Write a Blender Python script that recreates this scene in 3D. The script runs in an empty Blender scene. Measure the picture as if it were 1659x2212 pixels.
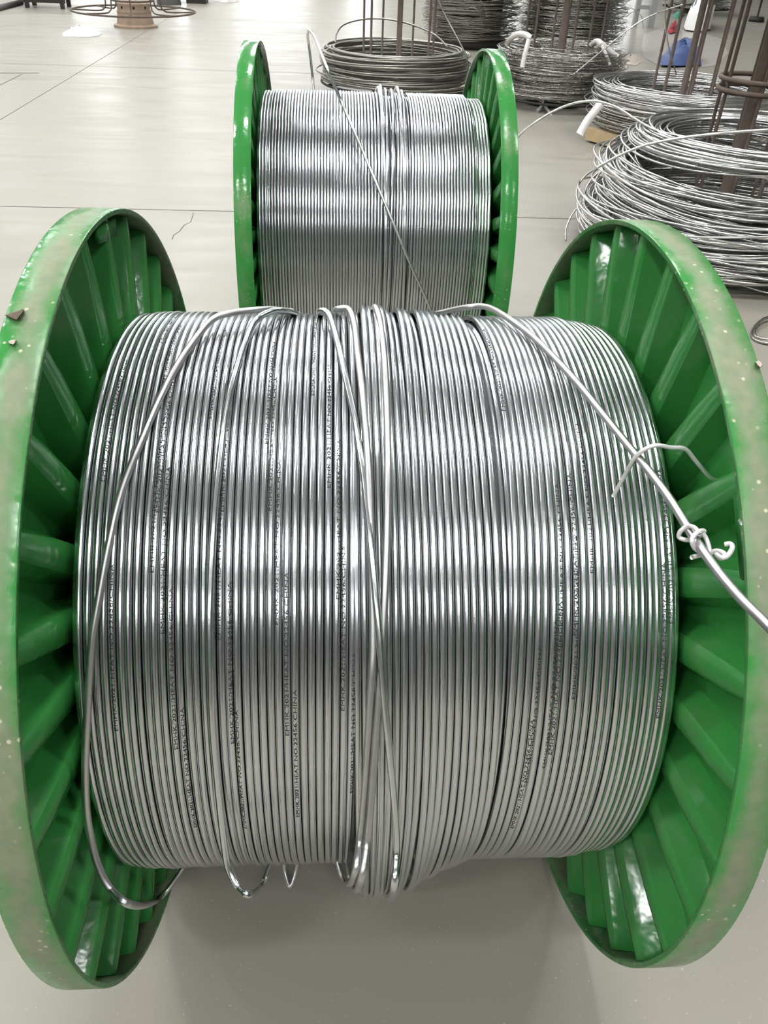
import bpy, math, random
import numpy as np
from mathutils import Matrix, Vector, Euler

# ------------------------------------------------------------------ camera
F_PX, W_PX, H_PX = 1696.75, 1659.0, 2212.0
CAM = np.array([-0.0594, -1.0756, 1.6004])
PITCH, YAW, ROLL = math.radians(37.0165), math.radians(-4.4484), math.radians(2.6171)
scene = bpy.context.scene
C = scene.collection
cd = bpy.data.cameras.new('camera')
cd.sensor_fit = 'VERTICAL'; cd.sensor_height = 36.0; cd.sensor_width = 27.0
cd.lens = F_PX * 36.0 / H_PX
cd.clip_start = 0.02; cd.clip_end = 300
cam = bpy.data.objects.new('camera', cd); C.objects.link(cam)
ROT = Matrix.Rotation(YAW, 3, 'Z') @ Matrix.Rotation(math.pi/2 - PITCH, 3, 'X') @ Matrix.Rotation(ROLL, 3, 'Z')
cam.matrix_world = Matrix.Translation(Vector(CAM)) @ ROT.to_4x4()
scene.camera = cam
M3 = np.array(ROT)

# ------------------------------------------------------------------ world, exposure, lamps
wd = bpy.data.worlds.new('world'); scene.world = wd; wd.use_nodes = True
wd.node_tree.nodes['Background'].inputs[0].default_value = (0.75, 0.8, 0.85, 1)
wd.node_tree.nodes['Background'].inputs[1].default_value = 0.3
scene.view_settings.view_transform = 'Standard'
scene.view_settings.look = 'None'
scene.view_settings.gamma = 1.0
scene.view_settings.use_curve_mapping = False
scene.view_settings.exposure = -1.2
scene.cycles.max_bounces = 4; scene.cycles.diffuse_bounces = 2; scene.cycles.glossy_bounces = 3
scene.cycles.adaptive_threshold = 0.06
scene.cycles.use_light_tree = False; scene.cycles.caustics_reflective = False; scene.cycles.caustics_refractive = False
LAMP_Z = 8.0
LAMP_POWER = 480.0
ROW = {-2: 0.85, -1: 1.05, 0: 1.0, 1: 1.0, 2: 0.95, 3: 0.95, 4: 0.95, 5: 0.95, 6: 0.95}
COL = {-14.9: 0.9, -9.8: 0.95, -4.7: 1.0, 0.4: 1.0, 5.5: 0.7}     # the bay to the right is only partly lit
for iy in ROW:                               # rows of high-bay lamps, six metres apart
    for lx in COL:
        ld = bpy.data.lights.new('high_bay_lamp', 'AREA')
        ld.shape = 'RECTANGLE'; ld.size = 1.2; ld.size_y = 0.6
        ld.energy = LAMP_POWER * ROW[iy] * COL[lx]; ld.color = (1.0, 0.995, 0.985)
        lo = bpy.data.objects.new('high_bay_lamp', ld); C.objects.link(lo)
        lo.location = (lx, 0.85 + iy * 6.0, LAMP_Z)

# ------------------------------------------------------------------ helpers
def ray(px, py):
    d = M3 @ np.array([(px - W_PX/2) / F_PX, -(py - H_PX/2) / F_PX, -1.0])
    return d / np.linalg.norm(d)
def at_z(px, py, z=0.0):
    d = ray(px, py); return CAM + d * ((z - CAM[2]) / d[2])
def at_y(px, py, y):
    d = ray(px, py); return CAM + d * ((y - CAM[1]) / d[1])
def at_x(px, py, x):
    d = ray(px, py); return CAM + d * ((x - CAM[0]) / d[0])
def at_depth(px, py, t):
    return CAM + ray(px, py) * t
def on_cyl(px, py, cy, cz, r):
    """point where the sight line meets a cylinder about the spool axis (or passes closest to it)"""
    d = ray(px, py); o = CAM[1:] - np.array([cy, cz]); e = d[1:]
    a = e @ e; b = o @ e; q = o @ o - r*r; D = b*b - a*q
    t = (-b - math.sqrt(D)) / a if D > 0 else -b / a
    return CAM + d * t

def mesh(name, v, f, smooth=True):
    m = bpy.data.meshes.new(name)
    m.from_pydata([tuple(map(float, p)) for p in v], [], [tuple(int(i) for i in q) for q in f])
    m.update()
    if smooth: m.polygons.foreach_set('use_smooth', [True] * len(m.polygons))
    return m
def add(name, me, mat=None, parent=None, kind=None):
    o = bpy.data.objects.new(name, me); C.objects.link(o)
    if mat is not None and me is not None and not me.materials: me.materials.append(mat)
    if parent is not None: o.parent = parent
    if kind: o['kind'] = kind
    return o
def thing(name, label, cat, loc=(0, 0, 0), group=None):
    o = bpy.data.objects.new(name, None); C.objects.link(o)
    o.empty_display_size = 0.1; o.location = loc
    return tag(o, label, cat, group)
def tag(o, label, cat, group=None):
    o['label'] = label; o['category'] = cat
    if group: o['group'] = group
    return o

class MB:
    def __init__(s): s.v = []; s.f = []
    def add(s, v, f):
        n = len(s.v); s.v.extend(v); s.f.extend([[i + n for i in q] for q in f])
    def box(s, c, d, R=None):
        c = np.array(c, float); h = np.array(d, float) / 2
        V = [np.array([x, y, z]) * h for x in (-1, 1) for y in (-1, 1) for z in (-1, 1)]
        if R is not None: V = [np.array(R) @ p for p in V]
        s.add([c + p for p in V], [(0,1,3,2),(4,6,7,5),(0,4,5,1),(2,3,7,6),(0,2,6,4),(1,5,7,3)])
    def tube(s, pts, r, n=8, closed=False, cap=True):
        P = np.array(pts, float); N = len(P)
        if closed: T = np.roll(P, -1, 0) - np.roll(P, 1, 0)
        else: T = np.gradient(P, axis=0)
        T /= np.linalg.norm(T, axis=1)[:, None] + 1e-12
        ref = np.array([0, 0, 1.0]) if abs(T[0][2]) < 0.9 else np.array([1.0, 0, 0])
        U = np.zeros_like(P); u = ref - T[0] * (ref @ T[0]); U[0] = u / np.linalg.norm(u)
        for i in range(1, N):
            u = U[i-1] - T[i] * (U[i-1] @ T[i]); U[i] = u / (np.linalg.norm(u) + 1e-12)
        if closed:    # spread the closing twist
            u = U[-1] - T[0] * (U[-1] @ T[0]); u /= np.linalg.norm(u)
            B0 = np.cross(T[0], U[0]); tw = math.atan2(u @ B0, u @ U[0])
        V = np.cross(T, U)
        a = np.linspace(0, 2*math.pi, n, endpoint=False)
        rr = np.full(N, r) if np.isscalar(r) else np.array(r, float)
        vs = []
        for i in range(N):
            aa = a - (tw * i / N if closed else 0)
            vs.extend(P[i] + rr[i] * (np.cos(aa)[:, None] * U[i] + np.sin(aa)[:, None] * V[i]))
        fs = []
        for i in range(N if closed else N - 1):
            j = (i + 1) % N
            for k in range(n):
                l = (k + 1) % n
                fs.append((i*n + k, j*n + k, j*n + l, i*n + l))
        if cap and not closed:
            fs.append(tuple(range(n))[::-1]); fs.append(tuple((N-1)*n + k for k in range(n)))
        s.add(vs, [list(q) for q in fs])
    def lathe(s, prof, seg=48, axis='z', c=(0, 0, 0), closed=False):
        """prof: list of (radius, height)"""
        c = np.array(c, float); n = len(prof); vs = []; fs = []
        for i in range(seg):
            t = 2*math.pi*i/seg
            for r, h in prof:
                p = (r*math.cos(t), r*math.sin(t), h) if axis == 'z' else (h, r*math.cos(t), r*math.sin(t))
                vs.append(c + np.array(p))
        for i in range(seg):
            j = (i + 1) % seg
            for k in range(n if closed else n - 1):
                l = (k + 1) % n
                fs.append([i*n + k, j*n + k, j*n + l, i*n + l])
        s.add(vs, fs)
    def build(s, name, mat, parent=None, smooth=True, kind=None):
        return add(name, mesh(name, s.v, s.f, smooth), mat, parent, kind)

def spline(pts, per=10):
    """Catmull-Rom through the points"""
    P = [np.array(p, float) for p in pts]
    P = [2*P[0] - P[1]] + P + [2*P[-1] - P[-2]]
    out = []
    for i in range(1, len(P) - 2):
        for k in range(per):
            t = k / per
            out.append(0.5*((2*P[i]) + (-P[i-1] + P[i+1])*t + (2*P[i-1] - 5*P[i] + 4*P[i+1] - P[i+2])*t*t
                            + (-P[i-1] + 3*P[i] - 3*P[i+1] + P[i+2])*t**3))
    out.append(P[-2]); return np.array(out)

def auto_smooth(o, deg=40):
    """sharp creases stay crisp on smooth-shaded meshes"""
    o.data.set_sharp_from_angle(angle=math.radians(deg))
    return o

# ------------------------------------------------------------------ materials
def nodes(name):
    m = bpy.data.materials.new(name); m.use_nodes = True
    nt = m.node_tree; return m, nt, nt.nodes['Principled BSDF']
def plain(name, col, rough=0.5, metal=0.0, noise=0.0, scale=20, bump=0.0, coat=0.0):
    m, nt, b = nodes(name)
    b.inputs['Base Color'].default_value = (*col, 1); b.inputs['Roughness'].default_value = rough
    b.inputs['Metallic'].default_value = metal
    b.inputs['Coat Weight'].default_value = coat; b.inputs['Coat Roughness'].default_value = 0.08
    if noise or bump:
        tc = nt.nodes.new('ShaderNodeTexCoord'); nz = nt.nodes.new('ShaderNodeTexNoise')
        nz.inputs['Scale'].default_value = scale; nz.inputs['Detail'].default_value = 6
        nt.links.new(tc.outputs['Object'], nz.inputs['Vector'])
        if noise:
            r = nt.nodes.new('ShaderNodeMix'); r.data_type = 'RGBA'
            r.inputs['A'].default_value = (*[c*(1-noise) for c in col], 1)
            r.inputs['B'].default_value = (*[min(1, c*(1+noise)) for c in col], 1)
            nt.links.new(nz.outputs['Fac'], r.inputs['Factor']); nt.links.new(r.outputs['Result'], b.inputs['Base Color'])
        if bump:
            bp = nt.nodes.new('ShaderNodeBump'); bp.inputs['Strength'].default_value = bump; bp.inputs['Distance'].default_value = 0.01
            nt.links.new(nz.outputs['Fac'], bp.inputs['Height']); nt.links.new(bp.outputs['Normal'], b.inputs['Normal'])
    return m

def tube_metal(name, col, rough, var=0.08, nscale=3.0):
    m, nt, b = nodes(name); L = nt.links.new
    b.inputs['Metallic'].default_value = 1.0
    tc = nt.nodes.new('ShaderNodeTexCoord'); oi = nt.nodes.new('ShaderNodeObjectInfo')
    nz = nt.nodes.new('ShaderNodeTexNoise'); nz.inputs['Scale'].default_value = nscale; nz.inputs['Detail'].default_value = 5
    L(tc.outputs['Object'], nz.inputs['Vector'])
    ad = nt.nodes.new('ShaderNodeMath'); ad.operation = 'ADD'; L(nz.outputs['Fac'], ad.inputs[0])
    ml = nt.nodes.new('ShaderNodeMath'); ml.operation = 'MULTIPLY'; ml.inputs[1].default_value = 0.5
    L(oi.outputs['Random'], ml.inputs[0]); L(ml.outputs[0], ad.inputs[1])
    mr = nt.nodes.new('ShaderNodeMapRange'); mr.inputs['From Min'].default_value = 0.3; mr.inputs['From Max'].default_value = 1.2
    L(ad.outputs[0], mr.inputs['Value'])
    mx = nt.nodes.new('ShaderNodeMix'); mx.data_type = 'RGBA'
    mx.inputs['A'].default_value = (*[c*(1-var) for c in col], 1); mx.inputs['B'].default_value = (*[min(1, c*(1+var)) for c in col], 1)
    L(mr.outputs['Result'], mx.inputs['Factor']); L(mx.outputs['Result'], b.inputs['Base Color'])
    rr = nt.nodes.new('ShaderNodeMapRange'); rr.inputs['To Min'].default_value = rough*0.8; rr.inputs['To Max'].default_value = rough*1.3
    n2 = nt.nodes.new('ShaderNodeTexNoise'); n2.inputs['Scale'].default_value = 40
    L(tc.outputs['Object'], n2.inputs['Vector']); L(n2.outputs['Fac'], rr.inputs['Value']); L(rr.outputs['Result'], b.inputs['Roughness'])
    return m

def green_paint(name, dirt):
    """glossy green enamel; dirt = dried beige dust worn into patches"""
    m, nt, b = nodes(name); L = nt.links.new; N = nt.nodes.new
    tc = N('ShaderNodeTexCoord')
    n1 = N('ShaderNodeTexNoise'); n1.inputs['Scale'].default_value = 4.0; n1.inputs['Detail'].default_value = 8; n1.inputs['Roughness'].default_value = 0.6
    L(tc.outputs['Object'], n1.inputs['Vector'])
    g = N('ShaderNodeMix'); g.data_type = 'RGBA'
    g.inputs['A'].default_value = (0.030, 0.215, 0.040, 1); g.inputs['B'].default_value = (0.056, 0.31, 0.074, 1)
    L(n1.outputs['Fac'], g.inputs['Factor'])
    n2 = N('ShaderNodeTexNoise'); n2.inputs['Scale'].default_value = 5.5; n2.inputs['Detail'].default_value = 10; n2.inputs['Roughness'].default_value = 0.62
    L(tc.outputs['Object'], n2.inputs['Vector'])
    rp = N('ShaderNodeMapRange'); rp.inputs['From Min'].default_value = 0.62 - dirt*0.24; rp.inputs['From Max'].default_value = 0.75 - dirt*0.14
    rp.inputs['To Max'].default_value = min(1.0, 0.06 + dirt*0.8)
    # rolling dirt gathers along the middle of the rim band
    sx = N('ShaderNodeSeparateXYZ'); L(tc.outputs['Object'], sx.inputs['Vector'])
    ax = N('ShaderNodeMath'); ax.operation = 'ABSOLUTE'; L(sx.outputs['X'], ax.inputs[0])
    dx = N('ShaderNodeMath'); dx.operation = 'SUBTRACT'; dx.inputs[1].default_value = 0.405; L(ax.outputs[0], dx.inputs[0])
    dd = N('ShaderNodeMath'); dd.operation = 'ABSOLUTE'; L(dx.outputs[0], dd.inputs[0])
    cm_ = N('ShaderNodeMapRange'); cm_.inputs['From Min'].default_value = 0.004; cm_.inputs['From Max'].default_value = 0.028
    cm_.inputs['To Min'].default_value = 0.11*dirt; cm_.inputs['To Max'].default_value = -0.10*dirt; L(dd.outputs[0], cm_.inputs['Value'])
    sm = N('ShaderNodeMath'); sm.operation = 'ADD'; L(n2.outputs['Fac'], sm.inputs[0]); L(cm_.outputs['Result'], sm.inputs[1])
    L(sm.outputs[0], rp.inputs['Value'])
    n3 = N('ShaderNodeTexNoise'); n3.inputs['Scale'].default_value = 60; n3.inputs['Detail'].default_value = 4
    L(tc.outputs['Object'], n3.inputs['Vector'])
    d = N('ShaderNodeMix'); d.data_type = 'RGBA'
    d.inputs['A'].default_value = (0.17, 0.21, 0.13, 1); d.inputs['B'].default_value = (0.36, 0.345, 0.25, 1)
    L(n3.outputs['Fac'], d.inputs['Factor'])
    mx = N('ShaderNodeMix'); mx.data_type = 'RGBA'
    L(rp.outputs['Result'], mx.inputs['Factor']); L(g.outputs['Result'], mx.inputs['A']); L(d.outputs['Result'], mx.inputs['B'])
    # rust and pale chips
    v = N('ShaderNodeTexVoronoi'); v.inputs['Scale'].default_value = 70; L(tc.outputs['Object'], v.inputs['Vector'])
    ch = N('ShaderNodeMapRange'); ch.inputs['From Min'].default_value = 0.20; ch.inputs['From Max'].default_value = 0.12
    L(v.outputs['Distance'], ch.inputs['Value'])
    n4 = N('ShaderNodeTexNoise'); n4.inputs['Scale'].default_value = 9; L(tc.outputs['Object'], n4.inputs['Vector'])
    cm = N('ShaderNodeMapRange'); cm.inputs['From Min'].default_value = 0.52; cm.inputs['From Max'].default_value = 0.62; cm.inputs['To Max'].default_value = 0.9*dirt
    L(n4.outputs['Fac'], cm.inputs['Value'])
    mu = N('ShaderNodeMath'); mu.operation = 'MULTIPLY'; L(ch.outputs['Result'], mu.inputs[0]); L(cm.outputs['Result'], mu.inputs[1])
    m2 = N('ShaderNodeMix'); m2.data_type = 'RGBA'; m2.inputs['B'].default_value = (0.62, 0.60, 0.45, 1)
    L(mu.outputs[0], m2.inputs['Factor']); L(mx.outputs['Result'], m2.inputs['A'])
    L(m2.outputs['Result'], b.inputs['Base Color'])
    ro = N('ShaderNodeMapRange'); b.inputs['Specular IOR Level'].default_value = 0.38
    ro.inputs['To Min'].default_value = 0.15; ro.inputs['To Max'].default_value = 0.6
    L(rp.outputs['Result'], ro.inputs['Value']); L(ro.outputs['Result'], b.inputs['Roughness'])
    bp = N('ShaderNodeBump'); bp.inputs['Strength'].default_value = 0.25 + 0.3*dirt; bp.inputs['Distance'].default_value = 0.004
    n5 = N('ShaderNodeTexNoise'); n5.inputs['Scale'].default_value = 26; n5.inputs['Detail'].default_value = 3
    L(tc.outputs['Object'], n5.inputs['Vector']); L(n5.outputs['Fac'], bp.inputs['Height']); L(bp.outputs['Normal'], b.inputs['Normal'])
    return m

def floor_material():
    m, nt, b = nodes('polished_concrete'); L = nt.links.new; N = nt.nodes.new
    tc = N('ShaderNodeTexCoord')
    n1 = N('ShaderNodeTexNoise'); n1.inputs['Scale'].default_value = 0.55; n1.inputs['Detail'].default_value = 9; n1.inputs['Roughness'].default_value = 0.6
    n1.inputs['Distortion'].default_value = 0.6
    L(tc.outputs['Object'], n1.inputs['Vector'])
    c1 = N('ShaderNodeMix'); c1.data_type = 'RGBA'
    c1.inputs['A'].default_value = (0.288, 0.270, 0.228, 1); c1.inputs['B'].default_value = (0.355, 0.338, 0.290, 1)
    L(n1.outputs['Fac'], c1.inputs['Factor'])
    n2 = N('ShaderNodeTexNoise'); n2.inputs['Scale'].default_value = 160; n2.inputs['Detail'].default_value = 3
    L(tc.outputs['Object'], n2.inputs['Vector'])
    sp = N('ShaderNodeMapRange'); sp.inputs['From Min'].default_value = 0.68; sp.inputs['From Max'].default_value = 0.75
    L(n2.outputs['Fac'], sp.inputs['Value'])
    c2 = N('ShaderNodeMix'); c2.data_type = 'RGBA'; c2.inputs['B'].default_value = (0.55, 0.53, 0.48, 1)
    L(sp.outputs['Result'], c2.inputs['Factor']); L(c1.outputs['Result'], c2.inputs['A'])
    n3 = N('ShaderNodeTexNoise'); n3.inputs['Scale'].default_value = 1.3; n3.inputs['Detail'].default_value = 10; n3.inputs['Distortion'].default_value = 1.5
    mp = N('ShaderNodeMapping'); mp.inputs['Scale'].default_value = (0.5, 2.2, 1)
    L(tc.outputs['Object'], mp.inputs['Vector']); L(mp.outputs['Vector'], n3.inputs['Vector'])
    ro = N('ShaderNodeMapRange'); ro.inputs['From Min'].default_value = 0.3; ro.inputs['From Max'].default_value = 0.7
    ro.inputs['To Min'].default_value = 0.28; ro.inputs['To Max'].default_value = 0.42
    L(n3.outputs['Fac'], ro.inputs['Value']); L(ro.outputs['Result'], b.inputs['Roughness'])
    st = N('ShaderNodeMapRange'); st.inputs['From Min'].default_value = 0.55; st.inputs['From Max'].default_value = 0.8; st.inputs['To Max'].default_value = 0.13
    L(n3.outputs['Fac'], st.inputs['Value'])
    c3 = N('ShaderNodeMix'); c3.data_type = 'RGBA'; c3.inputs['B'].default_value = (0.24, 0.225, 0.195, 1)
    L(st.outputs['Result'], c3.inputs['Factor']); L(c2.outputs['Result'], c3.inputs['A'])
    L(c3.outputs['Result'], b.inputs['Base Color'])
    b.inputs['Specular IOR Level'].default_value = 0.38
    return m

M = dict(
    tube=tube_metal('bright_drawn_tube', (0.70, 0.72, 0.745), 0.19),
    strand=tube_metal('grey_drawn_tube', (0.58, 0.58, 0.58), 0.34),
    silver=tube_metal('silver_wire', (0.72, 0.72, 0.71), 0.24),
    dark_wire=tube_metal('dark_wire', (0.36, 0.35, 0.32), 0.30),
    mid_wire=tube_metal('dull_wire', (0.50, 0.49, 0.46), 0.27),
    rod=tube_metal('grey_rod', (0.33, 0.32, 0.295), 0.33),
    green=green_paint('green_enamel', 0.12),
    green_dirty=green_paint('dusty_green_enamel', 1.0),
    green_worn=green_paint('worn_green_enamel', 0.45),
    ink=plain('black_ink', (0.02, 0.02, 0.025), 0.6),
    core=plain('drum_steel', (0.02, 0.12, 0.03), 0.4),
    rust=plain('rusty_steel', (0.125, 0.095, 0.078), 0.75, 0.2, 0.45, 14, 0.3),
    rust_drum=plain('rusty_drum', (0.36, 0.27, 0.20), 0.75, 0.1, 0.35, 9, 0.2),
    black=plain('black_iron', (0.035, 0.033, 0.03), 0.6, 0.3, 0.3, 8),
    white=plain('white_sheet', (0.86, 0.86, 0.85), 0.6),
    strap=plain('white_strap', (0.80, 0.79, 0.76), 0.5),
    plastic=plain('clear_sheet', (0.47, 0.44, 0.41), 0.3, 0, 0.2, 6, 0.4),
    blue=plain('blue_tarp', (0.06, 0.10, 0.25), 0.5, 0, 0.3, 9),
    red=plain('red_print', (0.36, 0.03, 0.04), 0.6),
    teal=plain('green_cloth', (0.05, 0.25, 0.17), 0.7),
    wood=plain('pale_wood', (0.50, 0.38, 0.22), 0.7, 0, 0.25, 12),
    grey=plain('grey_painted_steel', (0.36, 0.38, 0.38), 0.5),
    card=plain('brown_card', (0.52, 0.45, 0.38), 0.8, 0, 0.15, 5),
    joint=plain('floor_joint', (0.10, 0.095, 0.085), 0.9),
    mud=plain('dried_mud', (0.16, 0.125, 0.09), 0.95, 0, 0.4, 60, 0.5),
    bright_tie=plain('bright_tie_wire', (0.80, 0.80, 0.80), 0.35, 0.35),
    floor=floor_material(),
    wall=plain('white_cladding', (0.66, 0.67, 0.68), 0.6, 0, 0.04, 0.4),
    wall2=plain('grey_cladding', (0.38, 0.37, 0.35), 0.6, 0, 0.04, 0.4),
    ceil=plain('roof_sheet', (0.60, 0.66, 0.72), 0.6, 0, 0.05, 0.4),
)
wm, wnt, wb = nodes('daylight_pane')
wb.inputs['Base Color'].default_value = (0.8, 0.85, 0.9, 1)
wb.inputs['Emission Color'].default_value = (0.95, 0.98, 1, 1); wb.inputs['Emission Strength'].default_value = 15.0
M['pane'] = wm

# ------------------------------------------------------------------ the hall
X0, X1, Y0, Y1, HZ = -20.0, 19.0, -20.0, 44.0, 9.2
def slab(name, c, d, mat):
    b = MB(); b.box(c, d); o = b.build(name, mat, smooth=False); o['kind'] = 'structure'; return o
floor = slab('floor', ((X0+X1)/2, (Y0+Y1)/2, -0.1), (X1-X0, Y1-Y0, 0.2), M['floor'])
slab('ceiling', ((X0+X1)/2, (Y0+Y1)/2, HZ+0.1), (X1-X0, Y1-Y0, 0.2), M['ceil'])
slab('wall_left', (X0-0.1, (Y0+Y1)/2, HZ/2), (0.2, Y1-Y0, HZ), M['wall2'])
slab('wall_right', (X1+0.1, (Y0+Y1)/2, HZ/2), (0.2, Y1-Y0, HZ), M['wall2'])
slab('wall_front', ((X0+X1)/2, Y0-0.1, HZ/2), (X1-X0, 0.2, HZ), M['wall2'])
slab('wall_back', ((X0+X1)/2, Y1+0.1, HZ/2), (X1-X0, 0.2, HZ), M['wall'])
for i, (xa, xb, za, zb) in enumerate(((-4.9, -1.3, 2.4, 5.4), (-8.2, -7.0, 1.0, 5.0), (0.6, 2.0, 1.2, 5.2), (-12.5, -10.5, 2.4, 5.4), (6, 9, 2.4, 5.4), (12, 15, 2.4, 5.4))):
    b = MB(); b.box(((xa+xb)/2, Y1-0.02, (za+zb)/2), (xb-xa, 0.03, zb-za)); w = b.build('window_%d' % (i+1), M['pane'], smooth=False); w['kind'] = 'structure'
    fr = MB()
    for x in np.linspace(xa, xb, 4): fr.box((x, Y1-0.05, (za+zb)/2), (0.06, 0.05, zb-za+0.06))
    for z in np.linspace(za, zb, 4): fr.box(((xa+xb)/2, Y1-0.05, z), (xb-xa, 0.05, 0.06))
    fr.build('window_frame', M['grey'], w, smooth=False)
# saw-cut joints in the slab
def joint(a, b_, wdt, name='floor_joint'):
    a = np.array(a); b_ = np.array(b_); d = (b_-a)/np.linalg.norm(b_-a); n = np.array([-d[1], d[0]])*wdt/2
    v = [(*(a+n), 0.0012), (*(a-n), 0.0012), (*(b_-n), 0.0012), (*(b_+n), 0.0012)]
    return add(name, mesh(name, v, [(0, 1, 2, 3)], False), M['joint'], floor)
for y in (4.38, 10.28, 16.2, 22.1, 28.0): joint((X0, y - 0.02), (X1, y + 0.03), 0.008)
for x in (-9.1, -3.13, 2.85, 8.8): joint((x, 6.5 if abs(x) < 4 else Y0), (x + 0.05, Y1), 0.007)
joint(at_z(0, 158)[:2], at_z(84, 158)[:2], 0.035)
joint(at_z(0, 184)[:2], at_z(48, 160)[:2], 0.012)
cr = [(418, 460), (412, 480), (398, 486), (388, 500), (375, 508), (372, 518)]
for p, q in zip(cr, cr[1:]): joint(at_z(*p)[:2], at_z(*q)[:2], 0.004, 'floor_crack')

# ------------------------------------------------------------------ spools
RF, WI, TF = 0.63, 0.3815, 0.053            # flange radius, half width between rims, rim width
RP, TR = 0.4745, 0.00494                    # outer radius of the winding, tube radius
NT = 75; PITCH_T = 2*0.376 / NT
NRIB = 32
def flange_parts(sgn, off_deg):
    """meshes of one flange about the X axis; sgn -1 = left side (inner side faces +X)"""
    def X(d): return sgn * (WI + TF - d)    # d = distance in from the outer face
    disc = MB(); disc.lathe([(0.06, X(0.004)), (RF-0.004, X(0.004)), (RF-0.004, X(0.009)), (0.06, X(0.009))], 128, 'x', closed=True)
    rim = MB()
    prof = [(RF-0.007, X(0)), (RF-0.001, X(0)), (RF, X(0.0015)), (RF, X(TF-0.0015)), (RF-0.001, X(TF)), (RF-0.007, X(TF)), (RF-0.008, X(TF-0.001)), (RF-0.008, X(0.001))]
    rim.lathe(prof, 192, 'x', closed=True)
    rib = MB(); secs = []
    for r, hb, ht, h in ((RF-0.009, 0.026, 0.0115, 0.038), (0.55, 0.030, 0.016, 0.042), (0.46, 0.032, 0.0185, 0.045), (0.34, 0.030, 0.018, 0.046), (0.24, 0.022, 0.014, 0.046)):
        pr = [(-hb, 0.009), (-ht-0.004, h-0.012), (-ht-0.001, h-0.004), (-ht+0.005, h), (0, h+0.0008), (ht-0.005, h), (ht+0.001, h-0.004), (ht+0.004, h-0.012), (hb, 0.009)]
        secs.append([(X(d), t, r) for t, d in pr])
    n = 9; vs = [p for s_ in secs for p in s_]; fs = []
    for i in range(len(secs)-1):
        for k in range(n-1):
            fs.append([i*n+k, i*n+k+1, (i+1)*n+k+1, (i+1)*n+k])
    fs.append(list(range(n))); fs.append([(len(secs)-1)*n+k for k in range(n)][::-1])
    rib.add(vs, fs)
    br = MB()                                # flat bar welded behind the rim between two ribs
    br.box((X(0.036), 0, RF-0.030), (0.008, 0.098, 0.026))
    hub = MB(); hub.lathe([(0.055, X(-0.02)), (0.10, X(-0.02)), (0.10, X(0.004)), (0.055, X(0.004))], 48, 'x', closed=True)
    return {k: mesh('flange_'+k, b.v, b.f) for k, b in (('disc', disc), ('rim', rim), ('rib', rib), ('bracket', br), ('hub', hub))}

FL = {-1: flange_parts(-1, 0), 1: flange_parts(1, 0)}
RIB_OFF = {-1: 0.9, 1: 7.6}
drum_b = MB(); drum_b.lathe([(0.0, -WI-0.03), (0.235, -WI-0.03), (0.235, WI+0.03), (0.0, WI+0.03)], 64, 'x')
DRUM = mesh('drum', drum_b.v, drum_b.f)
def make_spool(label, loc, rz, rim_mat, bracket, spin):
    t = thing('cable_spool', label, 'spool', (loc[0], loc[1], 0), 'green steel spools standing one behind the other')
    t.rotation_euler = (0, 0, rz)
    o = add('drum', DRUM, M['core'], t); o.location.z = RF; auto_smooth(o)
    for s in (-1, 1):
        P = FL[s]
        fl = add('flange', P['disc'], M['green'], t); fl.location.z = RF; auto_smooth(fl)
        rm = add('rim', P['rim'], None, fl); rm.data = P['rim'].copy() if P['rim'].users > 1 else P['rim']
        rm.data.materials.clear(); rm.data.materials.append(rim_mat[s]); auto_smooth(rm, 50)
        rm['label'] = 'dusty worn rim band'
        add('hub', P['hub'], M['core'], fl)
        for k in range(NRIB):
            a = math.radians(RIB_OFF[s] + spin + 360.0/NRIB*k)       # 0 = towards the camera side, 90 = up
            rb = add('rib', P['rib'], M['green'], fl); rb.rotation_euler.x = math.pi/2 - a
            if k == 0: auto_smooth(rb, 35)
        if bracket.get(s) is not None:
            bk = add('bracket', P['bracket'], M['green'], fl); bk.rotation_euler.x = math.pi/2 - math.radians(bracket[s])
    return t
make_spool('large green ribbed steel spool holding the tubing with the black print', (0, 0), 0, {-1: M['green_dirty'], 1: M['green_dirty']}, {-1: 101.8, 1: 46.5}, 0)
make_spool('green ribbed steel spool with cleaner bright rims, behind the dusty one', (0.0705, 1.968), -0.002, {-1: M['green_worn'], 1: M['green_worn']}, {}, 4.0)

# ------------------------------------------------------------------ wound tubing
def torus(name, R, r, seg=160, n=10):
    b = MB(); b.tube([(0, -R*math.cos(t), R*math.sin(t)) for t in np.linspace(0, 2*math.pi, seg, endpoint=False)], r, n, True)
    return mesh(name, b.v, b.f)
TURN = torus('tube_turn', RP-TR, TR)
INNER = MB(); prof = []
for i in range(NT+1):
    xc = -0.376 + i*PITCH_T
    for a in np.linspace(math.pi*0.95, math.pi*0.05, 5): prof.append((RP-3*TR + 0.8*TR*math.sin(a)-0.0005, xc + TR*1.02*math.cos(a)))
INNER.lathe([(0.236, -0.372)] + prof + [(0.236, 0.372)], 120, 'x')
LOWER = mesh('lower_layer', INNER.v, INNER.f)

def path_turn(x0, f, R=RP-TR, seg=200, dx=None):
    out = []
    for t in np.linspace(0, 2*math.pi, seg, endpoint=False):     # 0 = front, 90 = top
        r = R + f(math.degrees(t)); out.append((x0 + (dx(math.degrees(t)) if dx else 0), -r*math.cos(t), r*math.sin(t)))
    return out
def bump(deg, c, w):
    d = (deg - c + 180) % 360 - 180
    return math.exp(-(d/w)**2)

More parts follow.
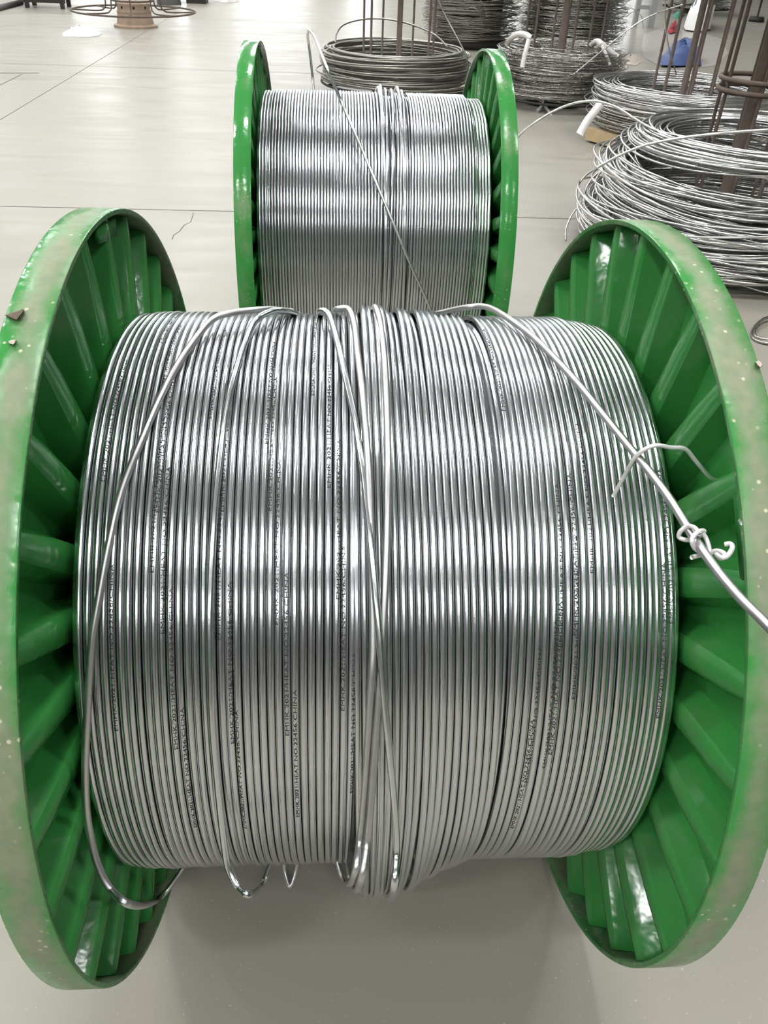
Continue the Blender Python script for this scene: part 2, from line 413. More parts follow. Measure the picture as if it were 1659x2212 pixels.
LABELTXT = 'EMHK/2021/HEAT NO.22456/CHINA'
def print_mesh(phi0):
    cu = bpy.data.curves.new('print', 'FONT'); cu.body = LABELTXT; cu.size = 1.0; cu.resolution_u = 2
    to = bpy.data.objects.new('print', cu); C.objects.link(to)
    bpy.context.view_layer.update()
    dg = bpy.context.evaluated_depsgraph_get()
    me = to.evaluated_get(dg).to_mesh(); 
    vs = np.array([v.co[:] for v in me.vertices]); fs = [list(p.vertices) for p in me.polygons]
    to.evaluated_get(dg).to_mesh_clear(); bpy.data.objects.remove(to); bpy.data.curves.remove(cu)
    w = vs[:, 0].max(); vs[:, 0] *= 0.212 / w; vs[:, 1] *= 0.0066
    vs[:, 1] -= 0.0066*0.35
    out = []
    for u, v, _ in vs:
        th = u / RP; ph = phi0 - v / TR; a = TR + 0.00025      # letter tops point to -X
        rad = (RP - TR) + a*math.cos(ph)
        out.append((a*math.sin(ph), -rad*math.cos(th), rad*math.sin(th)))
    return mesh('printed_marking', out, fs, False)
PRINTS = [print_mesh(math.radians(a)) for a in (-22, 0, 24)]

def on_pack(px, py, dr=TR, cy=0.0):
    p = on_cyl(px, py, cy, RF, RP + dr); return p

def wind(label, loc, rz, rp_scale, prof_dr, tilt, skip, group, seed):
    random.seed(seed)
    t = thing('wound_tubing', label, 'tubing', (loc[0], loc[1], 0), group); t.rotation_euler = (0, 0, rz)
    lw = add('lower_layer', LOWER, M['tube'], t, 'stuff'); lw.location.z = RF; lw.scale = (1, rp_scale, rp_scale)
    turns = {}
    for i in range(NT):
        if i in skip: continue
        x = -0.376 + (i + 0.5) * PITCH_T
        o = add('tube_turn', TURN, M['tube'], t)
        k = rp_scale + (prof_dr(i) + random.uniform(-0.0006, 0.0006)) / RP
        o.location = (x + random.uniform(-0.00025, 0.00025), random.uniform(-0.0008, 0.0008), RF + random.uniform(-0.0006, 0.0006))
        o.scale = (1, k, k)
        o.rotation_euler = (0, tilt(i) + math.radians(random.uniform(-0.03, 0.03)), math.radians(random.uniform(-0.05, 0.05)))
        turns[i] = o
    return t, turns

# front winding
def dr_front(i):
    d = 0
    if i > NT-7: d -= 0.0016*(i-(NT-7))
    if i < 3: d -= 0.001*(3-i)
    return d
def tilt_front(i):
    s = (i - 36) / 6.0
    return math.radians(1.35) / (1 + math.exp(-s)) * max(0.0, min(1.0, (72 - i) / 22.0))
slack = set(range(34, 53))
front, turns = wind('bright metal tubing with black print wound on the dusty spool', (0, 0), 0, 1.0, dr_front, tilt_front, slack, None, 3)
HUMP = {34: .012, 35: .004, 36: .018, 37: .017, 38: .019, 39: .018, 40: .010, 41: .004, 42: .014, 43: .012, 44: .003, 45: .012, 46: .010, 47: .009, 48: .008, 49: .007, 50: .006, 51: .005}
random.seed(21)
for i in sorted(slack):
    x = -0.376 + (i + 0.5) * PITCH_T
    sag = (0.072 if i < 41 else 0.072*(1 - (i-40)/13.5)) * random.uniform(0.85, 1.1); up = HUMP.get(i, 0.003)
    k = math.tan(tilt_front(i)) * RP; j = random.uniform(-0.004, 0.004)
    pull = 0.018*(40 - i)/6.0 if i < 46 else -0.018           # the loose loops bunch together underneath
    b = MB(); b.tube(path_turn(x, lambda d: sag*bump(d, -52, 36) + up*bump(d, 100, 24), dx=lambda d: -k*math.sin(math.radians(d)) * (1 if d < 180 else 0.3) + (pull*0.6 + j)*bump(d, -50, 40)), TR, 10, True)
    o = b.build('slack_turn', M['tube'], front); o.location.z = RF
    turns[i] = o

# printed lettering: (pixel of the first letter) -> turn and angle
MARKS = [(217,1040),(247,1582),(337,740),(345,885),(340,1110),(350,1372),(375,1620),(415,1790),(458,905),(482,1108),(480,1385),(503,1610),(535,1790),
         (585,1105),(603,1352),(622,1590),(650,1765),(682,855),(703,1055),(722,1297),(745,1538),(762,1715),
         (862,1105),(886,1245),(908,1378),(940,1560),(958,1607),(978,1592),(1018,1430),(1042,1285),(1053,1120),(1072,890),
         (1110,1790),(1130,1700),(1193,1632),(1212,1400),(1228,1512),(1248,1375),(1270,1240),(1425,1560),(1456,1352),(330,1240),(565,960),(1165,1660)]
random.seed(5); used = set()
for (px, py) in MARKS:
    p = on_pack(px, py, 0)
    i = int(round((p[0] + 0.376) / PITCH_T - 0.5)); i = max(0, min(NT-1, i))
    if i not in turns or i in slack: continue
    th = math.atan2(p[2]-RF, -p[1])
    o = add('printed_marking', random.choice(PRINTS), M['ink'], turns[i]); o.rotation_euler.x = -th
    used.add(i)

# loose strands crossing the winding, traced where they lie on its surface
def strand(pts, parent, r=TR, mat=None, name='loose_strand', per=8, n=10):
    b = MB(); b.tube(spline(pts, per), r, n); return b.build(name, mat or M['strand'], parent)
def S(lst, cy=0.0):
    return [on_pack(q[0], q[1], TR + (q[2] if len(q) > 2 else 0), cy) for q in lst]
A = S([(500,676,.014),(455,694,.008),(402,760,.002),(350,850),(302,960),(262,1062),(236,1170),(212,1300),(197,1400),(188,1550),(184,1650,.004),(186,1740,.012),(195,1805,.025),(212,1870,.045),(240,1922,.065),(285,1955,.085)])
A = [(-0.13, 0.16, 1.08), (-0.165, 0.09, 1.112)] + A + [at_z(330,1950,.16), at_z(360,1924,.16), at_z(392,1880,.165), at_z(402,1860,.17)]
strand(A, front)
B = S([(588,672,.012),(551,694,.005),(527,748),(505,816),(489,884),(478,965),(465,1087),(458,1200),(453,1330),(455,1450),(459,1570),(470,1696,.002),(483,1814,.02),(494,1876,.04),(517,1917,.06),(541,1932,.07)])
strand([(-0.12, 0.17, 1.07), (-0.135, 0.10, 1.105)] + B + [at_z(562,1916,.16), at_z(574,1896,.16), at_z(586,1866,.165)], front, mat=M['tube'])
Cs = S([(701,672,.012),(713,686,.007),(728,736,.002),(745,809),(764,893),(774,953),(786,1026),(799,1150,.004),(812,1290,.008),(824,1430,.011),(832,1530,.013),(842,1630,.018),(852,1741,.03),(856,1837,.05),(849,1930,.075)])
strand([(-0.08, 0.17, 1.07), (-0.085, 0.10, 1.105)] + Cs + [at_z(838,1938,.14), at_z(830,1915,.15), at_z(826,1880,.16)], front, mat=M['tube'])
strand([(-0.055, 0.15, 1.08), (-0.058, 0.09, 1.113)] + S([(752,668,.018),(765,700,.008),(772,760,.004),(784,860,.003),(795,1000,.003),(803,1200,.004),(806,1400,.006),(800,1500,.008),(789,1693,.02),(778,1813,.045),(764,1896,.07)]) + [at_z(750,1908,.15), at_z(737,1890,.155), at_z(728,1860,.165)], front)
strand([(0.0, 0.15, 1.08)] + S([(810,664,.02),(822,700,.01),(832,800,.004),(838,1000,.003),(833,1250,.004),(822,1450,.006),(808,1645,.018),(794,1813,.05),(777,1912,.075)]) + [at_z(765,1918,.15), at_z(755,1895,.16), at_z(748,1862,.165)], front)
strand([at_z(613,1858,.17), at_z(616,1885,.15), at_z(626,1914,.14), at_z(637,1888,.15), at_z(643,1858,.17)], front, name='hanging_loop', per=10)
# the tube end drawn off over the right-hand rim
Hs = S([(1008,664,.006),(1050,663,.010),(1092,684,.006),(1150,727,.003)])
p0 = Hs[-1]; p1 = at_depth(1700, 1388, 0.80)
far = [p0 + (p1 - p0)*s for s in (0.12, 0.3, 0.5, 0.7, 0.85, 1.0)]
def redirect(px, py, s):    # keep the traced outline, depth from the straight pull-off
    d0 = np.linalg.norm(p0 - CAM); return at_depth(px, py, 1/((1-s)/d0 + s/0.80))
Hs += [redirect(1200,776,.10), redirect(1250,831,.20), redirect(1300,892,.31), redirect(1350,954,.41), redirect(1400,1015,.51), redirect(1450,1083,.61), redirect(1500,1163,.72), redirect(1550,1234,.82), redirect(1600,1293,.91), redirect(1659,1352,1.0), redirect(1800,1500,1.2)]
strand([(0.10, 0.12, 1.095)] + Hs, front, name='free_end')
# tie wires
b = MB(); b.tube(spline([at_depth(1325,1072,1.02), at_depth(1348,1030,1.0), at_depth(1375,985,.975), at_depth(1412,963,.97), at_depth(1450,967,.985), at_depth(1480,970,1.0), at_depth(1502,995,1.02), at_depth(1535,1032,1.05), at_depth(1563,1046,1.07), at_depth(1575,1080,1.07), at_depth(1590,1110,1.07), at_x(1603,1130,WI)], 8), 0.0026, 8)
tag(b.build('tie_wire', M['bright_tie']), 'thin bright bent wire springing from the rim across the winding', 'wire')
def kd(px, py, o=0.0):     # depth along the free end at this row
    s = 0.72 + (py-1163)*0.0014; d0 = np.linalg.norm(p0 - CAM); return at_depth(px, py, 1/((1-s)/d0 + s/0.80) + o)
b = MB(); b.tube(spline([kd(1512,1155,-.012), kd(1500,1140,-.014), kd(1485,1137,-.008), kd(1470,1148,.0), kd(1467,1160,.008), kd(1480,1166,.010), kd(1495,1165,.012), kd(1508,1160,.008), kd(1521,1148,-.004), kd(1510,1148,-.014), kd(1497,1160,-.014), kd(1495,1172,-.010), kd(1503,1186,.004), kd(1520,1194,.012), kd(1532,1190,.010), kd(1526,1165,.0), kd(1516,1150,-.010)], 8), 0.0026, 8)
kw = b.build('tie_wire', M['bright_tie']); tag(kw, 'bright wire knotted around the drawn-off tube end', 'wire')
b = MB(); b.tube(spline([kd(1494,1204,.006), kd(1510,1200,.012), kd(1530,1196,.014), kd(1548,1190,.008), kd(1562,1194,.004), kd(1566,1202,.004), kd(1556,1206,.006), kd(1548,1198,.006), kd(1560,1205,.0), kd(1572,1200,.0), kd(1582,1184,.0), kd(1578,1175,.0), kd(1566,1176,.002)], 8), 0.0026, 8)
b.build('wire_tail', M['bright_tie'], kw)

# rear winding
def dr_rear(i):
    d = 0.0
    if i > NT-6: d -= 0.020 if i > NT-5 else 0.008
    if i < 4: d -= 0.006
    elif i < 9: d -= 0.002
    return d
rear, rturns = wind('plain bright metal tubing wound on the spool with cleaner rims', (0.0705, 1.968), -0.002, 0.4876/RP, dr_rear, lambda i: math.radians(0.9)*bump(i, 44, 7), {40, 41, 42, 43, 47, 48}, None, 8)
for i, up in ((40, .018), (41, .024), (42, .014), (43, .012), (47, .020), (48, .010)):
    x = -0.376 + (i+0.5)*PITCH_T
    b = MB(); b.tube(path_turn(x, lambda d: 0.0131 + up*bump(d, 95, 26) + 0.003*bump(d, 30, 40), dx=lambda d: (0.012*math.sin(math.radians(d*1.0)+i))), TR, 8, True)
    o = b.build('slack_turn', M['tube'], rear); o.location.z = RF
def rear_loc(P): return [np.array(p) - np.array([0.0705, 1.968, 0]) for p in P]
def on_rear(px, py, dr): return on_cyl(px, py, 1.968, RF, 0.4876 + 1.6*TR + dr)
RS = [at_y(678,206,2.35), at_y(674,160,2.38), at_y(667,100,2.36), at_y(664,78,2.30), at_y(668,66,2.24), at_y(681,84,2.15), on_rear(703,138,.16), on_rear(735,214,.06), on_rear(770,294,.025), on_rear(800,364,.014), on_rear(830,435,.010), on_rear(860,506,.008), on_rear(890,576,.008), on_rear(915,632,.008), on_rear(931,670,.008), on_rear(948,708,.008)]
strand(rear_loc(RS), rear, name='free_end', per=8, mat=M['silver'])

# mud stuck on the dusty rim
def flake(pxs, label, mat=None):
    random.seed(len(label)); P = [on_cyl(px, py, 0, RF, RF+0.001) for px, py in pxs]
    top = [on_cyl(px, py, 0, RF, RF+0.007) for px, py in pxs]; c = np.mean(top, 0)
    n = len(P); vs = P + [c + (p - c)*0.8 for p in top]
    fs = [[k, (k+1) % n, n+(k+1) % n, n+k] for k in range(n)] + [[n+k for k in range(n)]]
    o = add('mud_flake', mesh('mud_flake', vs, fs, False), mat or M['mud']); tag(o, label, 'debris')
flake([(10,681),(22,676),(38,672),(50,667),(53,672),(44,683),(36,693),(22,688)], 'flat brown flake of dried mud stuck on the dusty rim')
flake([(17,738),(24,734),(35,734),(33,741),(29,745),(20,743)], 'small pinkish chip of dry dirt below the brown mud flake', M['card'])
flake([(1632,782),(1638,779),(1645,782),(1648,789),(1643,795),(1636,789)], 'small pale chip of dry dirt on the rim beside the knotted wire', M['card'])

# ------------------------------------------------------------------ coils of wire standing behind
def coil_turns(b, c, n, r0, r1, z0, z1, wr, rnd, wave=0.02, off=0.03, seg=64, sides=5, tilt=0.02, loose=0.0, tdir=None):
    for k in range(n):
        f = (k + 0.5) / n
        R = rnd.uniform(r0, r1); z = z0 + (z1 - z0)*f
        ox, oy = rnd.gauss(0, off), rnd.gauss(0, off)
        ta = rnd.uniform(0, 2*math.pi); tm = abs(rnd.gauss(0, tilt))
        if tdir: ta = tdir[0] + rnd.gauss(0, .25); tm = tdir[1] + rnd.gauss(0, tilt)
        p1, p2 = rnd.uniform(0, 6.28), rnd.uniform(0, 6.28); a1, a2 = rnd.gauss(0, wave), rnd.gauss(0, wave*0.6)
        e = rnd.gauss(0, 0.02)
        pts = []
        for t in np.linspace(0, 2*math.pi, seg, endpoint=False):
            rr = R*(1 + e*math.cos(2*t + p1)) + loose*a1*math.sin(t + p2)
            pts.append((c[0] + ox + rr*math.cos(t), c[1] + oy + rr*math.sin(t),
                        max(wr+0.004, z + tm*R*math.cos(t - ta) + a1*math.sin(2*t + p1)*0.6 + a2*math.sin(3*t + p2)*0.5)))
        b.tube(pts, wr, sides, True)
def cage(parent, c, r, n, z0, z1, rr, mat, post=0.03, rings=(), phase=0.3, lean=0.0):
    for k in range(n):
        a = phase + 2*math.pi*k/n; b = MB()
        b.tube([(c[0] + r*math.cos(a), c[1] + r*math.sin(a), z0), (c[0] + (r+lean)*math.cos(a), c[1] + (r+lean)*math.sin(a), z1)], rr, 6)
        b.build('cage_rod', mat, parent)
    if post:
        b = MB(); b.tube([(c[0], c[1], z0), (c[0], c[1], z1+0.1)], post, 10); b.build('centre_post', mat, parent)
    for z in rings:
        b = MB(); b.tube([(c[0] + r*1.04*math.cos(t), c[1] + r*1.04*math.sin(t), z) for t in np.linspace(0, 2*math.pi, 40, endpoint=False)], rr*1.25, 6, True); b.build('cage_ring', mat, parent)
def base_frame(parent, c, r, z, mat, legs=4, blk=None, phase=0.4):
    b = MB()
    for k in range(2):
        b.tube([(c[0] + r*f*math.cos(t), c[1] + r*f*math.sin(t), z) for f in ((1.0, 0.55)[k],) for t in np.linspace(0, 2*math.pi, 48, endpoint=False)], 0.014, 6, True)
    for k in range(legs):
        a = phase + math.pi*k/legs; b.tube([(c[0]+r*math.cos(a), c[1]+r*math.sin(a), z), (c[0]-r*math.cos(a), c[1]-r*math.sin(a), z)], 0.014, 6)
    b.build('base_ring', mat, parent)
    b = MB()
    if blk: b.lathe([(0.0, z), (blk, z), (blk*0.94, z-0.03), (blk*0.94, 0.02), (blk*1.05, 0.0), (0, 0)], 32, c=(c[0], c[1], 0))
    b.build('pedestal', mat, parent)

def stand(label, c, cat='coil stand'):
    return thing('coil_stand', label, cat, (0, 0, 0))
def straps(parent_name, pts, label, w=0.03, mat=None, group=None):
    P = spline(pts, 6); b = MB(); n = len(P); vs = []; fs = []
    for i in range(n):
        t = P[min(i+1, n-1)] - P[max(i-1, 0)]; v = np.cross(t, P[i]-CAM); v /= np.linalg.norm(v) + 1e-9
        u = (P[i]-CAM)/np.linalg.norm(P[i]-CAM)*0.004
        vs += [P[i] - v*w/2 - u, P[i] + v*w/2 - u, P[i] + v*w/2 + u, P[i] - v*w/2 + u]
    for i in range(n-1):
        for k in range(4): fs.append([i*4+k, i*4+(k+1) % 4, (i+1)*4+(k+1) % 4, (i+1)*4+k])
    fs += [[0, 1, 2, 3], [4*n-1, 4*n-2, 4*n-3, 4*n-4]]
    b.add(vs, fs); o = b.build(parent_name, mat or M['strap']); return tag(o, label, 'strap', group)

rnd = random.Random(11)
# -- C1: large bright coil, nearest
c1 = (2.34, 3.84)
st = stand('rusty rod stand rising from the largest bright coil', c1)
cage(st, c1, 0.20, 6, 0.06, 1.5, 0.011, M['rust'], 0.034, (0.90, 0.955), 0.25)
base_frame(st, c1, 0.72, 0.05, M['black'], 4, 0.3)
co = thing('wire_coil', 'largest bright tangled coil of thick silver wire beside the spools', 'wire coil')
b = MB(); coil_turns(b, c1, 95, 0.62, 0.86, 0.06, 0.30, 0.0068, rnd, 0.035, 0.03, 72, 6, 0.03); b.build('lower_bundle', M['silver'], co, kind='stuff')
b = MB(); coil_turns(b, (c1[0]-0.02, c1[1]), 70, 0.58, 0.80, 0.32, 0.48, 0.0068, rnd, 0.035, 0.04, 72, 6, 0.03, tdir=(2.0, 0.07)); b.build('middle_bundle', M['silver'], co, kind='stuff')
b = MB(); coil_turns(b, (c1[0]+0.06, c1[1]), 56, 0.48, 0.70, 0.58, 0.67, 0.0068, rnd, 0.010, 0.02, 72, 6, 0.012); b.build('upper_bundle', M['silver'], co, kind='stuff')
b = MB()
b.tube(spline([at_y(1095,335,4.15), at_y(1122,293,4.15), at_y(1160,262,4.1), at_y(1200,238,4.1), at_y(1245,222,4.05), at_y(1290,219,4.0), at_y(1330,231,3.95), at_y(1370,256,3.9), at_y(1410,279,3.85), at_y(1450,290,3.8), at_y(1500,300,3.7)], 8), 0.0075, 8)
b.build('loose_end', M['silver'], co)
b = MB(); b.tube(spline([at_y(1290,362,3.45), at_y(1340,335,3.4), at_y(1400,312,3.35), at_y(1480,297,3.3), at_y(1570,287,3.25), at_y(1670,280,3.25)], 8), 0.0075, 8); b.build('loose_end', M['silver'], co)
b = MB(); b.tube(spline([at_z(1222,520,.01), at_z(1224,490,.06), at_z(1245,452,.14), at_z(1285,432,.2), at_z(1340,428,.22)], 8), 0.0055, 8); b.build('loose_end', M['silver'], co)
b = MB(); b.tube(spline([at_z(1560,608,.05), at_z(1600,616,.04), at_z(1640,628,.03), at_z(1690,640,.02)], 8), 0.006, 8); b.build('loose_end', M['silver'], co)
# small loop of tube on the floor
b = MB(); b.tube(spline([at_z(1680,680,.008), at_z(1650,688,.008), at_z(1630,706,.008), at_z(1624,725,.008), at_z(1640,738,.008), at_z(1680,744,.012)], 8), 0.006, 8)
b.tube(spline([at_z(1690,690,.02), at_z(1660,694,.02), at_z(1640,703,.02), at_z(1630,718,.02), at_z(1640,730,.02), at_z(1690,735,.03)], 8), 0.006, 8)
tag(b.build('tube_loop', M['mid_wire']), 'small loose loop of grey tube lying on the floor', 'tube')

# -- C2: bright coil behind it, with slanting rods
c2 = at_z(1450, 305)[:2]
st = stand('thin rod cage standing in the flat bright coil', c2)
cage(st, c2, 0.27, 7, 0.1, 1.8, 0.013, M['rust'], 0.030, (0.20,), 0.1)
base_frame(st, c2, 0.7, 0.10, M['black'], 4, 0.28)
co = thing('wire_coil', 'flat bright silver coil between the largest coil and the strapped coil', 'wire coil')
b = MB(); coil_turns(b, c2, 70, 0.58, 0.80, 0.13, 0.30, 0.005, rnd, 0.03, 0.03, 64, 5, 0.03); b.build('lower_bundle', M['mid_wire'], co, kind='stuff')
b = MB(); coil_turns(b, c2, 80, 0.60, 0.83, 0.30, 0.48, 0.005, rnd, 0.018, 0.03, 64, 5, 0.02); b.build('upper_bundle', M['silver'], co, kind='stuff')
for pts in ([(1240,160),(1300,110),(1370,55),(1420,28),(1475,10)], [(1437,-10),(1437,40),(1442,90),(1452,130),(1462,165)]):
    b = MB(); b.tube(spline([at_y(px, py, c2[1]-0.2) for px, py in pts], 8), 0.006, 6); b.build('loose_end', M['silver'], co)
b = MB(); b.box(at_z(1310, 298, .07), (0.10, 0.45, 0.10), Matrix.Rotation(0.5, 3, 'Z')); tag(b.build('timber_block', M['wood'], smooth=False), 'short timber block under the edge of the flat bright coil', 'timber')
straps('white_strap', [at_y(1300,222,6.35), at_y(1285,240,6.2), at_y(1268,262,6.15), at_y(1252,290,6.1)], 'white strap end hanging from the flat bright coil', 0.065)

# -- C3: darker coil with white straps
c3 = at_z(1195, 222)[:2]
st = stand('rusty post and rods standing in the strapped dark coil', c3)
cage(st, c3, 0.42, 6, 0.1, 1.7, 0.013, M['rust'], 0.045, (), 0.55)
base_frame(st, c3, 0.72, 0.09, M['black'], 4, 0.34)
co = thing('wire_coil', 'dark coil of thin wire tied with white straps', 'wire coil')
b = MB(); coil_turns(b, c3, 210, 0.50, 0.72, 0.12, 0.55, 0.0042, rnd, 0.025, 0.02, 56, 4, 0.03); b.build('wire_bundle', M['mid_wire'], co, kind='stuff')
yc = c3[1]-0.45
straps('white_strap', [at_y(1096,100,yc+.2), at_y(1102,85,yc+.1), at_y(1118,74,yc), at_y(1135,75,yc-.1), at_y(1146,82,yc-.18)], 'broad white strap arching over the rim of the dark coil', 0.055)
straps('white_strap', [at_y(1143,82,yc-.2), at_y(1137,105,yc-.24), at_y(1132,125,yc-.26), at_y(1128,145,yc-.27)], 'white strap end hanging down the front of the dark coil', 0.045)
straps('white_strap', [at_y(1275,100,yc+.1), at_y(1288,90,yc), at_y(1300,96,yc-.05), at_y(1318,112,yc-.05), at_y(1334,124,yc-.05)], 'white strap end flying out from the side of the dark coil', 0.06)
straps('white_strap', [at_y(1298,95,yc-.05), at_y(1308,115,yc-.1), at_y(1318,140,yc-.12)], 'narrow white strap down the side of the dark coil', 0.03)
b = MB(); b.tube(spline([at_z(1165,214,.1), at_z(1172,222,.06), at_z(1168,232,.04), at_z(1160,240,.01)], 6), 0.018, 6); b.tube(spline([at_z(1172,222,.06), at_z(1182,236,.03), at_z(1190,246,.01)], 6), 0.014, 6)
tag(b.build('rag_tie', M['strap']), 'knotted pale rag hanging below the strapped dark coil', 'rag')

# -- C4 and C5: tall dark stacks of fine wire further back
for (px, py, R0, R1, ztop, n, lab, m) in ((1010, 98, 0.55, 0.78, 1.15, 200, 'tall dark stack of fine wire behind the thick rod coil', 'dark_wire'),
                                         (1225, 106, 0.60, 0.86, 1.10, 200, 'tall dull stack of fine wire behind the strapped coil', 'mid_wire')):
    cc = at_z(px, py)[:2]
    co = thing('wire_stack', lab, 'wire coil')
    b = MB(); coil_turns(b, cc, n, R0, R1, 0.14, ztop, 0.0045, rnd, 0.04, 0.03, 48, 4, 0.03); b.build('wire_bundle', M[m], co, kind='stuff')
    b = MB(); b.lathe([(0, 0.12), (R0*1.1, 0.12), (R0*1.1, 0.0), (0, 0)], 32, c=(*cc, 0)); b.build('pedestal', M['black'], co)
    b = MB(); b.lathe([(R0*0.93, 0.14), (R0*0.93, ztop-0.05), (R0*0.9, ztop-0.05), (R0*0.9, 0.14)], 32, c=(*cc, 0)); b.build('inner_wire_layer', M['black'], co)
    for k in range(6):
        a = rnd.uniform(-2.6, -0.5); p = np.array([cc[0] + R1*math.cos(a), cc[1] + R1*math.sin(a), rnd.uniform(0.5, 1.0)])
        b = MB(); b.tube(spline([p, p + (0.1, -0.05, 0.08), p + (0.22, -0.08, 0.02), p + (0.30, -0.06, -0.15)], 6), 0.0045, 5); b.build('loose_end', M[m], co)

# -- C6: coil of thick dark rod behind the clean spool
c6 = at_z(857, 204)[:2]
st = stand('thin dark rod cage standing in the coil of thick dark rod', c6)
cage(st, c6, 0.40, 7, 0.12, 1.7, 0.012, M['rust'], 0.028, (), 0.2)
base_frame(st, c6, 0.86, 0.12, M['black'], 4, 0.30)
co = thing('wire_coil', 'coil of thick dark grey rod behind the clean spool', 'wire coil')
b = MB(); coil_turns(b, c6, 30, 0.66, 0.88, 0.15, 0.34, 0.010, rnd, 0.012, 0.02, 64, 6, 0.012); b.build('lower_bundle', M['rod'], co, kind='stuff')
b = MB(); coil_turns(b, (c6[0]-0.03, c6[1]), 18, 0.70, 0.82, 0.34, 0.47, 0.010, rnd, 0.01, 0.02, 64, 6, 0.03); b.build('upper_bundle', M['rod'], co, kind='stuff')
b = MB(); b.tube(spline([at_y(725,92,c6[1]-.3), at_y(727,72,c6[1]-.2), at_y(745,52,c6[1]), at_y(790,41,c6[1]+.1), at_y(840,42,c6[1]+.1), at_y(895,55,c6[1]), at_y(940,76,c6[1]-.2), at_y(967,102,c6[1]-.4)], 8), 0.010, 6); b.build('loose_loop', M['rod'], co)
b = MB(); b.tube(spline([at_y(942,-10,c6[1]-.3), at_y(965,40,c6[1]-.35), at_y(992,90,c6[1]-.45), at_y(1008,125,c6[1]-.5), at_y(1010,155,c6[1]-.5), at_y(1000,180,c6[1]-.5), at_y(975,192,c6[1]-.5), at_y(940,195,c6[1]-.45), at_y(920,192,c6[1]-.4)], 8), 0.010, 6); b.build('loose_loop', M['rod'], co)

# -- rusty pedestal with wheel-like ring, far left
cp = at_z(294, 58)[:2]
ped = thing('empty_coil_stand', 'empty rusty drum stand with a wide open wire ring', 'coil stand')
b = MB(); b.lathe([(0, 0.36), (0.24, 0.36), (0.26, 0.34), (0.265, 0.24), (0.28, 0.235), (0.28, 0.21), (0.275, 0.2), (0.30, 0.05), (0.36, 0.03), (0.36, 0.0), (0, 0)], 40, c=(*cp, 0)); auto_smooth(b.build('drum_base', M['rust_drum'], ped), 30)
for k in range(8):
    a = 2*math.pi*k/8 + 0.2
    hb = MB(); hb.lathe([(0, 0.004), (0.022, 0.004), (0.022, -0.002)], 10, 'x'); o = hb.build('hole', M['black'], ped)
    o.location = (cp[0] + 0.262*math.cos(a), cp[1] + 0.262*math.sin(a), 0.29); o.rotation_euler.z = a
b = MB(); b.tube([(cp[0] + 1.0*math.cos(t), cp[1] + 1.0*math.sin(t), 0.23) for t in np.linspace(0, 2*math.pi, 56, endpoint=False)], 0.014, 6, True); b.build('outer_ring', M['rust'], ped)
b = MB(); b.tube([(cp[0] + 0.34*math.cos(t), cp[1] + 0.34*math.sin(t), 0.38) for t in np.linspace(0, 2*math.pi, 40, endpoint=False)], 0.014, 6, True); b.build('inner_ring', M['rust'], ped)
for k in range(8):
    a = 2*math.pi*k/8 + 0.1; ca, sa = math.cos(a), math.sin(a); b = MB()
    b.tube(spline([(cp[0]+1.0*ca, cp[1]+1.0*sa, 0.23), (cp[0]+0.6*ca, cp[1]+0.6*sa, 0.22), (cp[0]+0.48*ca, cp[1]+0.48*sa, 0.25), (cp[0]+0.44*ca, cp[1]+0.44*sa, 0.36), (cp[0]+0.42*ca, cp[1]+0.42*sa, 0.9)], 6), 0.012, 6); b.build('spoke_rod', M['rust'], ped)

# -- crumpled white sheet on the floor
def crumple(name, pts, h, mat, label, cat, seed, z0=0.004, n=10, exp=1.0):
    """low crumpled heap over a floor outline given in pixels"""
    r = random.Random(seed); O = [at_z(px, py)[:2] for px, py in pts]; c = np.mean(O, 0); m = len(O)
    vs = []; fs = []
    for k in range(n+1):
        f = 1 - k/n
        for i, p in enumerate(O):
            q = c + (np.array(p)-c)*f; z = h*(1-f**2)**exp*(0.65 + 0.7*r.random()) if 0 < k else z0
            vs.append((q[0] + r.uniform(-1, 1)*0.02*(k > 0), q[1] + r.uniform(-1, 1)*0.02*(k > 0), max(z, z0)))
    for k in range(n):
        for i in range(m): fs.append([k*m+i, k*m+(i+1) % m, (k+1)*m+(i+1) % m, (k+1)*m+i])
    o = add(name, mesh(name, vs, fs), mat); tag(o, label, cat); return o
crumple('white_sheet', [(135,71),(136,80),(160,80),(190,81),(215,77),(221,72),(205,70),(185,66),(160,64),(150,69)], 0.09, M['white'], 'crumpled white plastic sheet lying on the bare floor', 'plastic sheet', 4)

# -- bench and scraps at the far left
bc = at_z(98, 18)[:2]
be = thing('iron_bench', 'low dark iron bench on the bare floor', 'bench')
for dx in (-0.33, 0.33):
    for dy in (0.0, 0.45):
        b = MB(); b.box((bc[0]+dx, bc[1]+dy, 0.16), (0.07, 0.07, 0.32)); b.build('leg', M['black'], be, False)
for z, w in ((0.12, 0.06), (0.33, 0.07)):
    b = MB(); b.box((bc[0], bc[1], z), (0.78, 0.06, w)); b.build('rail', M['black'], be, False)
b = MB(); b.box((bc[0], bc[1]+0.22, 0.38), (0.86, 0.6, 0.04)); b.build('bench_top', M['black'], be, False)
p, q = at_z(-20, 22, 0.04), at_z(46, 5, 0.04)
b = MB(); b.tube([p, q], 0.05, 8); tag(b.build('iron_bar', M['black']), 'thick dark iron bar lying on the bare floor', 'bar')
crumple('scrap_bag', [(338,0),(340,11),(365,12),(392,11),(390,0),(365,-6)], 0.35, M['black'], 'dark crumpled bag of scrap beside the drum stand', 'bag', 6)
b = MB(); c_ = at_z(424, 8); b.box((c_[0], c_[1]+.2, 0.22), (0.42, 0.4, 0.44)); tag(b.build('dark_crate', M['black'], smooth=False), 'dark square crate next to the bag of scrap', 'crate')
crumple('plastic_wrap', [(462,3),(490,7),(515,4),(520,-4),(480,-8)], 0.10, M['plastic'], 'grey crumpled plastic wrap far out on the bare floor', 'plastic sheet', 7)

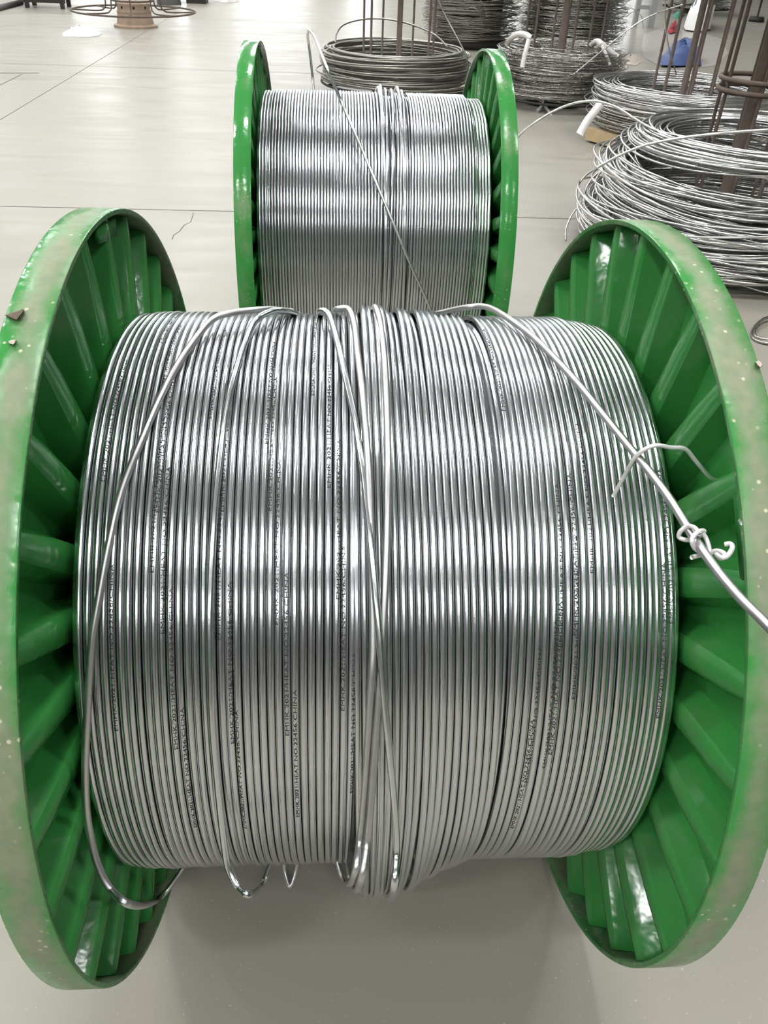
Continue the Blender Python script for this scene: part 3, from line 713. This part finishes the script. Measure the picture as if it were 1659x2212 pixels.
# -- clutter behind the right-hand coils
crumple('plastic_sheet', [(1386,100),(1392,125),(1420,140),(1480,150),(1550,142),(1572,115),(1560,85),(1500,66),(1430,60),(1390,75)], 0.018, M['plastic'], 'wide pale plastic sheet spread behind the bright coils', 'plastic sheet', 9)
crumple('blue_tarp', [(1424,128),(1426,146),(1470,147),(1514,145),(1512,130),(1490,118),(1460,116)], 0.24, M['blue'], 'crumpled blue tarpaulin behind the rod cage', 'tarpaulin', 12, 0.03, exp=0.5)
crumple('white_sack', [(1476,62),(1480,68),(1510,72),(1534,66),(1536,55),(1505,48)], 0.62, M['white'], 'tall white sack standing on the plastic sheet', 'sack', 13, 0.03, exp=0.45)
crumple('printed_rag', [(1440,70),(1446,76),(1462,72),(1466,62),(1452,60)], 0.16, M['red'], 'small dark red rag beside the white sack', 'rag', 14, 0.03)
crumple('cardboard_sheet', [(1325,122),(1335,138),(1375,142),(1384,134),(1380,120),(1350,116)], 0.05, M['card'], 'flattened brown cardboard beside the wide pale sheet', 'cardboard', 15)
crumple('blue_scrap', [(1622,200),(1640,206),(1650,200),(1640,192)], 0.06, M['blue'], 'small blue scrap near the rusty rod stand', 'scrap', 16)
cg = at_z(1403, 60)[:2]
leg = thing('steel_trestle', 'pale grey steel trestle behind the dull stack', 'trestle')
b = MB(); b.box((cg[0], cg[1], 0.8), (0.13, 0.1, 1.6)); b.build('post', M['grey'], leg, False)
b = MB(); b.box((cg[0]-0.30, cg[1]+.1, 0.8), (0.09, 0.1, 1.6)); b.build('post', M['grey'], leg, False)
b = MB(); b.box((cg[0]-0.15, cg[1]+.05, 0.35), (0.35, 0.06, 0.07)); b.build('cross_bar', M['grey'], leg, False)
c7 = at_z(1500, 28)[:2]
st = stand('dark pedestal under the far tangled coil', c7); base_frame(st, c7, 0.8, 0.12, M['black'], 4, 0.3)
co = thing('wire_coil', 'far tangled dull coil behind the white sack', 'wire coil')
b = MB(); coil_turns(b, c7, 70, 0.55, 0.85, 0.14, 0.75, 0.006, rnd, 0.05, 0.05, 48, 4, 0.04); b.build('wire_bundle', M['mid_wire'], co, kind='stuff')
crumple('green_cloth', [(1452,34),(1458,40),(1470,40),(1478,34),(1466,28)], 0.10, M['teal'], 'small green cloth lying by the far tangled coil', 'cloth', 17)
ck = at_z(1633, 47)[:2]
b = MB(); b.lathe([(0, 0.10), (0.16, 0.10), (0.18, 0.0), (0, 0)], 20, c=(*ck, 0)); bo = MB()
bs = thing('floor_bollard', 'small dark weighted foot with an upright pin on the open floor', 'stand')
b.build('foot', M['black'], bs); bo.tube([(ck[0], ck[1], 0.1), (ck[0], ck[1], 0.5)], 0.025, 8); bo.build('pin', M['black'], bs)
